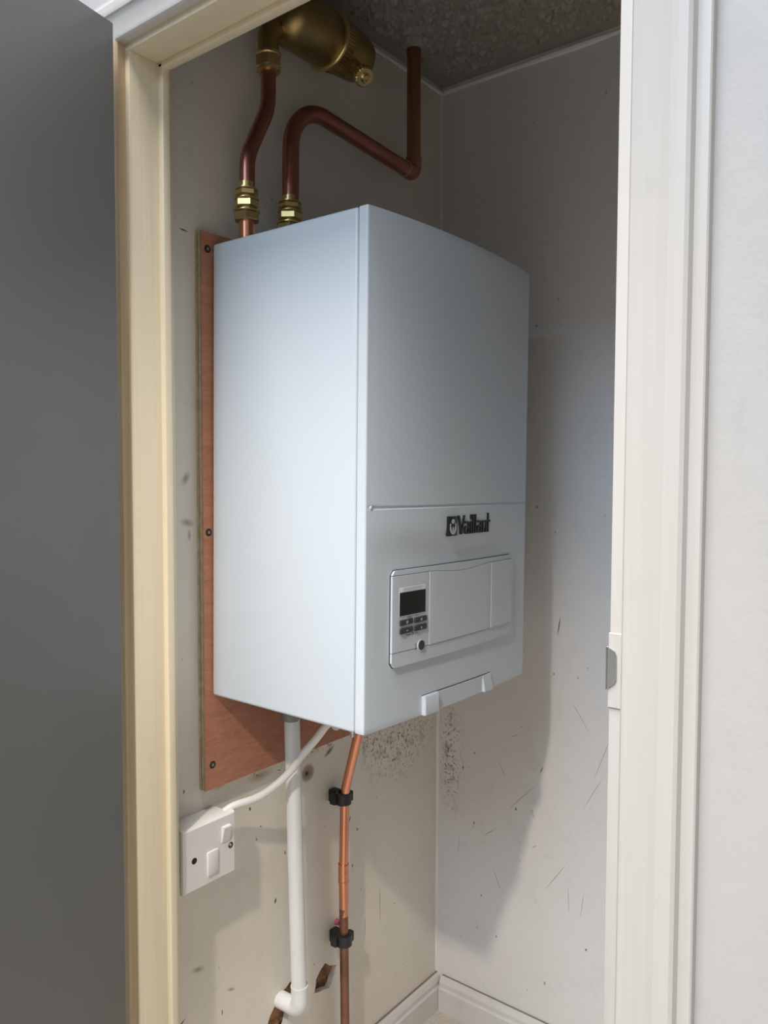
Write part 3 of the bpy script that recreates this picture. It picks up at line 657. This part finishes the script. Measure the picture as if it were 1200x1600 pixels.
# elbow from pipe into the barrel, with its nut
el = obj('inlet_elbow', tube(bmesh.new(), fillet([(0.0885, Y1, 1.905), (0.0885, Y1, 1.948), (0.118, -0.066, 1.985)], 0.028, 10), [0.0165]*12+[0.0185], 28), M['brass_cast'], sep, True) if False else obj('inlet_elbow', tube(bmesh.new(), fillet([(0.0885, Y1, 1.905), (0.0885, Y1, 1.950), (0.124, -0.066, 1.986)], 0.03, 10), 0.0170, 28), M['brass_cast'], sep, True)
nt = obj('hex_nut', hexnut(bmesh.new(), (0.0885, Y1, 1.8925), (0, 0, 1), 0.019, 0.0215, 0.2), M['brass'], sep, True, angle=15)
obj('collar', lathe(bmesh.new(), (0.0885, Y1, 1.8875), (0, 0, 1), [(0, 0.0165), (0.001, 0.0185), (0.005, 0.0195), (0.006, 0.018)], 32), M['brass'], nt, True)
obj('collar', lathe(bmesh.new(), (0.0885, Y1, 1.9115), (0, 0, 1), [(0, 0.0185), (0.002, 0.0205), (0.006, 0.0205), (0.008, 0.0175)], 32), M['brass'], nt, True)
# drain valve pointing out and down
dv = V((0.262, -0.098, 1.954)); dax = V((-0.22, -0.66, -0.72)).normalized()
va = obj('drain_valve', lathe(bmesh.new(), dv, dax, [(-0.01, 0.010), (0.016, 0.010), (0.018, 0.013), (0.024, 0.013), (0.025, 0.008), (0.030, 0.008)], 28), M['brass'], sep, True)
obj('knurled_cap', knurled(dv+dax*0.029, dax, 0.014, 0.0175, 40, 0.0012), M['brass'], va, True, angle=15)
obj('drain_spout', lathe(bmesh.new(), dv+dax*0.043, dax, [(0, 0.0085), (0.002, 0.0085), (0.0035, 0.0065), (0.007, 0.0060), (0.007, 0.003), (0.003, 0.0025)], 24), M['brass'], va, True)

p2 = root('copper_return_pipe', (0.1365, Y1, 1.595), 'copper pipe arching over beside the separator and up through the ceiling', 'pipe')
obj('pipe_stub', tube(bmesh.new(), [(0.1350, Y1, 1.6040), (0.1350, Y1, 1.66)], 0.0118, 32), M['copper_bright'], p2, True)
compression(p2, (0.1362, Y1, 1.6445), 3, 0.0132)
pts = fillet([(0.1375, Y1, 1.690), (0.1405, Y1, 1.868), (0.4750, Y1, 1.845)], [0.078], 22)
obj('arched_pipe', tube(bmesh.new(), pts, 0.0140, 32), M['copper_dull'], p2, True)
obj('elbow', tube(bmesh.new(), fillet([(0.458, Y1, 1.846), (0.4855, Y1, 1.8435), (0.4865, Y1, 1.876)], 0.020, 10), 0.0156, 28), M['copper_dull'], p2, True)
obj('solder_ring', tube(bmesh.new(), [(0.4568, Y1, 1.8462), (0.4585, Y1, 1.8460)], 0.0160, 28), M['solder'], p2, True)
obj('riser_pipe', tube(bmesh.new(), [(0.4865, Y1, 1.868), (0.4860, Y1, 1.97), (0.4850, Y1, 2.12)], 0.0138, 32), M['copper_brown'], p2, True)
# ragged hole filler round the riser at the ceiling
bm = bmesh.new(); n = 28
rings = []
for h, r0, j in ((2.0985, 0.030, 0.006), (2.090, 0.025, 0.006), (2.086, 0.0185, 0.003), (2.0865, 0.0141, 0.0)):
    rings.append([bm.verts.new((0.4852+(r0+j*noise.noise(V((math.cos(6.283*k/n)*2, math.sin(6.283*k/n)*2, h*40))))*math.cos(6.283*k/n), Y1+(r0+j*noise.noise(V((math.cos(6.283*k/n)*2, math.sin(6.283*k/n)*2, 7+h*40))))*math.sin(6.283*k/n), h)) for k in range(n)])
for a, b in zip(rings, rings[1:]):
    for k in range(n): bm.faces.new((a[k], a[(k+1) % n], b[(k+1) % n], b[k]))
obj('plaster_collar', fixn(bm), M['artex'], ceil, True)

# ------------------------------------------------------------------ below the boiler: condensate pipe, copper pipe, clips
YW = -0.050
cw = root('white_waste_pipe', (0.166, YW, 0.27), 'white plastic condensate pipe running down to a hole in the wall', 'pipe')
obj('pipe', tube(bmesh.new(), [(0.1470, YW, 0.850), (0.1560, YW, 0.56), (0.1650, YW, 0.300)], 0.0138, 36), M['pvc_white'], cw, True)
obj('grey_connector', lathe(bmesh.new(), (0.1466, YW, 0.880), (-0.02, 0, -1), [(0, 0.0150), (0.063, 0.0150), (0.066, 0.0142), (0.0665, 0.0128)], 32), M['grey_plastic'], cw, True, label='short grey plastic coupling')
eb = obj('elbow', tube(bmesh.new(), fillet([(0.1652, YW, 0.327), (0.1662, YW, 0.2830), (0.1662, 0.012, 0.2800)], 0.019, 14), 0.0152, 36), M['pvc_white'], cw, True)
obj('elbow_rim', tube(bmesh.new(), [(0.1652, YW, 0.3255), (0.16515, YW, 0.3285)], 0.0158, 36), M['pvc_white'], eb, True)

YC = -0.030
cg = root('copper_drain_pipe', (0.3075, YC, 0.0), 'thin copper pipe dropping from the boiler past two black clips', 'pipe')
RP = 0.0088
pts = fillet([(0.281, -0.095, 0.879), (0.284, -0.092, 0.78), (0.3070, -0.034, 0.632), (0.3078, YC, 0.462)], [0.10, 0.10], 10)
obj('upper_pipe', tube(bmesh.new(), pts, RP, 28), M['copper_bright'], cg, True)
cpn = obj('coupling', lathe(bmesh.new(), (0.3078, YC, 0.489), (0.004, 0, -1), [(0, RP), (0.0003, RP+0.0018), (0.0022, RP+0.0018), (0.003, RP+0.0011), (0.014, RP+0.0011), (0.0145, RP+0.0016), (0.0165, RP+0.0016), (0.017, RP+0.0011), (0.034, RP+0.0011), (0.0345, RP+0.0017), (0.037, RP+0.0017), (0.0375, RP)], 32), M['copper_bright'], cg, True, angle=20)
obj('bright_section', tube(bmesh.new(), [(0.3080, YC, 0.470), (0.3090, YC, 0.385)], RP+0.0001, 28), M['copper_bright'], cg, True)
obj('lower_pipe', tube(bmesh.new(), [(0.3085, YC, 0.400), (0.3100, YC, 0.32), (0.3160, YC, 0.001)], RP-0.0001, 28), M['copper_aged'], cg, True)
def clip(z, x, label, lean, opened):
    c = root('pipe_clip', (x, 0, z-0.013), label, 'pipe clip', group='black pipe clips')
    # base against the wall
    bm = newbox((x-0.010, -0.017, z-0.012), (x+0.009, 0.0, z+0.012), 0.002, 2); obj('base', bm, M['black_nylon'], c, True)
    # C-shaped strap round the pipe, built from an outer and an inner arc
    bm = bmesh.new(); ri, ro = RP+0.0006, RP+0.0068; a0, a1 = (math.radians(90), math.radians(90+352)); n = 36; rings = []
    for k in range(n+1):
        a = a0+(a1-a0)*k/n; cs, sn = math.cos(a), math.sin(a); h = 0.0118
        rings.append([bm.verts.new((x+r*cs, YC+r*sn, z+s*(h-(0.0012 if r == ro else 0)))) for r, s in ((ri, -1), (ro, -1), (ro, 1), (ri, 1))])
    for a, b in zip(rings, rings[1:]):
        for k in range(4): bm.faces.new((a[k], b[k], b[(k+1) % 4], a[(k+1) % 4]))
    bm.faces.new(rings[0]); bm.faces.new(list(reversed(rings[-1]))); fixn(bm); obj('strap', bm, M['black_nylon'], c, True)
    bm = newbox((x+RP+0.003, YC-0.008, z-0.010), (x+RP+0.0125, YC+0.004, z+0.010), 0.002, 2); obj('latch', bm, M['black_nylon'], c, True)
    bm = newbox((x-RP-0.0140, YC+0.002, z-0.0095), (x-RP-0.003, YC+0.016, z+0.0095), 0.002, 2); obj('hinge', bm, M['black_nylon'], c, True)
    return c
clip(0.6185, 0.3072, 'black plastic pipe clip on the bright copper just under the boiler', 0, False)
clip(0.3375, 0.3098, 'black plastic pipe clip low on the aged copper near the wall hole', 0, True)
bm = bmesh.new(); lathe(bm, (0.3210, 0.002, 0.3560), (0, -1, 0.1), [(0, 0.0062), (0.010, 0.0058), (0.0105, 0.0035), (0.004, 0.0030)], 14)
obj('wall_plug', fixn(bm), M['pink_plug'], None, True, 'small pinkish-red wall plug above the lower pipe clip', 'wall plug')

# ------------------------------------------------------------------ fused spur and its flex
fs = root('fused_spur', (-0.031, 0, 0.5945), 'square white fused switch unit low on the wall beside the jamb', 'switch')
SX_0, SX_1, SZ0, SZ1 = -0.0835, 0.0210, 0.5950, 0.6950
obj('back_box', newbox((SX_0+0.004, -0.0365, SZ0+0.004), (SX_1-0.006, 0, SZ1-0.0008), 0.003, 3), M['spur_white'], fs, True)
bm = bmesh.new()
def rect(y, e): return [(SX_0+e, y, SZ0+e), (SX_1-e, y, SZ0+e), (SX_1-e, y, SZ1-e), (SX_0+e, y, SZ1-e)]
rs = [[bm.verts.new(q) for q in rect(y, e)] for y, e in ((-0.0365, 0.0005), (-0.0370, 0), (-0.0420, 0), (-0.0452, 0.0008), (-0.0465, 0.0024))]
for a, b in zip(rs, rs[1:]):
    for k in range(4): bm.faces.new((a[k], a[(k+1) % 4], b[(k+1) % 4], b[k]))
bm.faces.new(list(reversed(rs[0]))); bm.faces.new(rs[-1]); fixn(bm)
fa = obj('faceplate', bm, M['spur_white'], fs, True, angle=12)
YS = -0.0465
# rocker switch: tilted wedge in a shallow surround
bm = bmesh.new(); x0, x1, z0, z1 = -0.0080, 0.0085, 0.6515, 0.6780
prism(bm, [(0.002, z0), (0.002, z1), (-0.0058, z1), (-0.0066, z1-0.0015), (-0.0012, z0)], lambda a, b: V((x0, YS+a, b)), lambda a, b: V((x1, YS+a, b)))
bmesh.ops.bevel(bm, geom=list(bm.edges), offset=0.0007, segments=2, affect='EDGES'); obj('rocker', bm, M['spur_white'], fs, True)
obj('rocker_gap', newbox((x0-0.0012, YS-0.0002, z0-0.0012), (x1+0.0012, YS+0.002, z1+0.0012)), M['hole_dark'], fs, False) if False else None
bm = newbox((-0.0375, YS-0.0026, 0.6095), (-0.0165, YS+0.002, 0.6470), 0.0010, 2); fc = obj('fuse_carrier', bm, M['spur_white'], fs, True)
bm = newbox((-0.0360, YS-0.0010, 0.6058), (-0.0168, YS+0.001, 0.6095), 0.0004, 1); obj('finger_notch', bm, M['grey_plastic'], fc, True) if False else obj('finger_notch', bm, M['spur_white'], fc, True)
def srew(x, z, bright):
    bm = bmesh.new(); lathe(bm, (x, YS+0.0010, z), (0, -1, 0), [(0, 0.0050), (0.0012, 0.0050), (0.0014, 0.0042), (0.0011, 0.0)], 20); s = obj('screw', fixn(bm), M['screw_dark'] if bright else M['hole_dark'], fs, True)
    if bright:
        bm = bmesh.new(); lathe(bm, (x-0.0008, YS-0.0002, z+0.0008), (0, -1, 0), [(0, 0.0024), (0.0010, 0.0020), (0.0014, 0.0)], 16); obj('screw_head', fixn(bm), M['steel'], s, True)
srew(-0.0625, 0.6432, False); srew(0.0108, 0.6412, True)
cpts = spline([(0.012, -0.028, 0.690), (0.030, -0.034, 0.6965), (0.0690, -0.046, 0.7005), (0.1000, -0.058, 0.7145), (0.1210, -0.075, 0.7390), (0.1230, -0.098, 0.7690), (0.1180, -0.135, 0.8060), (0.1000, -0.175, 0.8420), (0.0720, -0.2150, 0.8630), (0.0330, -0.255, 0.8735)], 10)
obj('power_flex', tube(bmesh.new(), cpts, 0.0066, 20), M['cable_white'], None, True, 'white flex curving from the switch unit up to the boiler', 'cable')
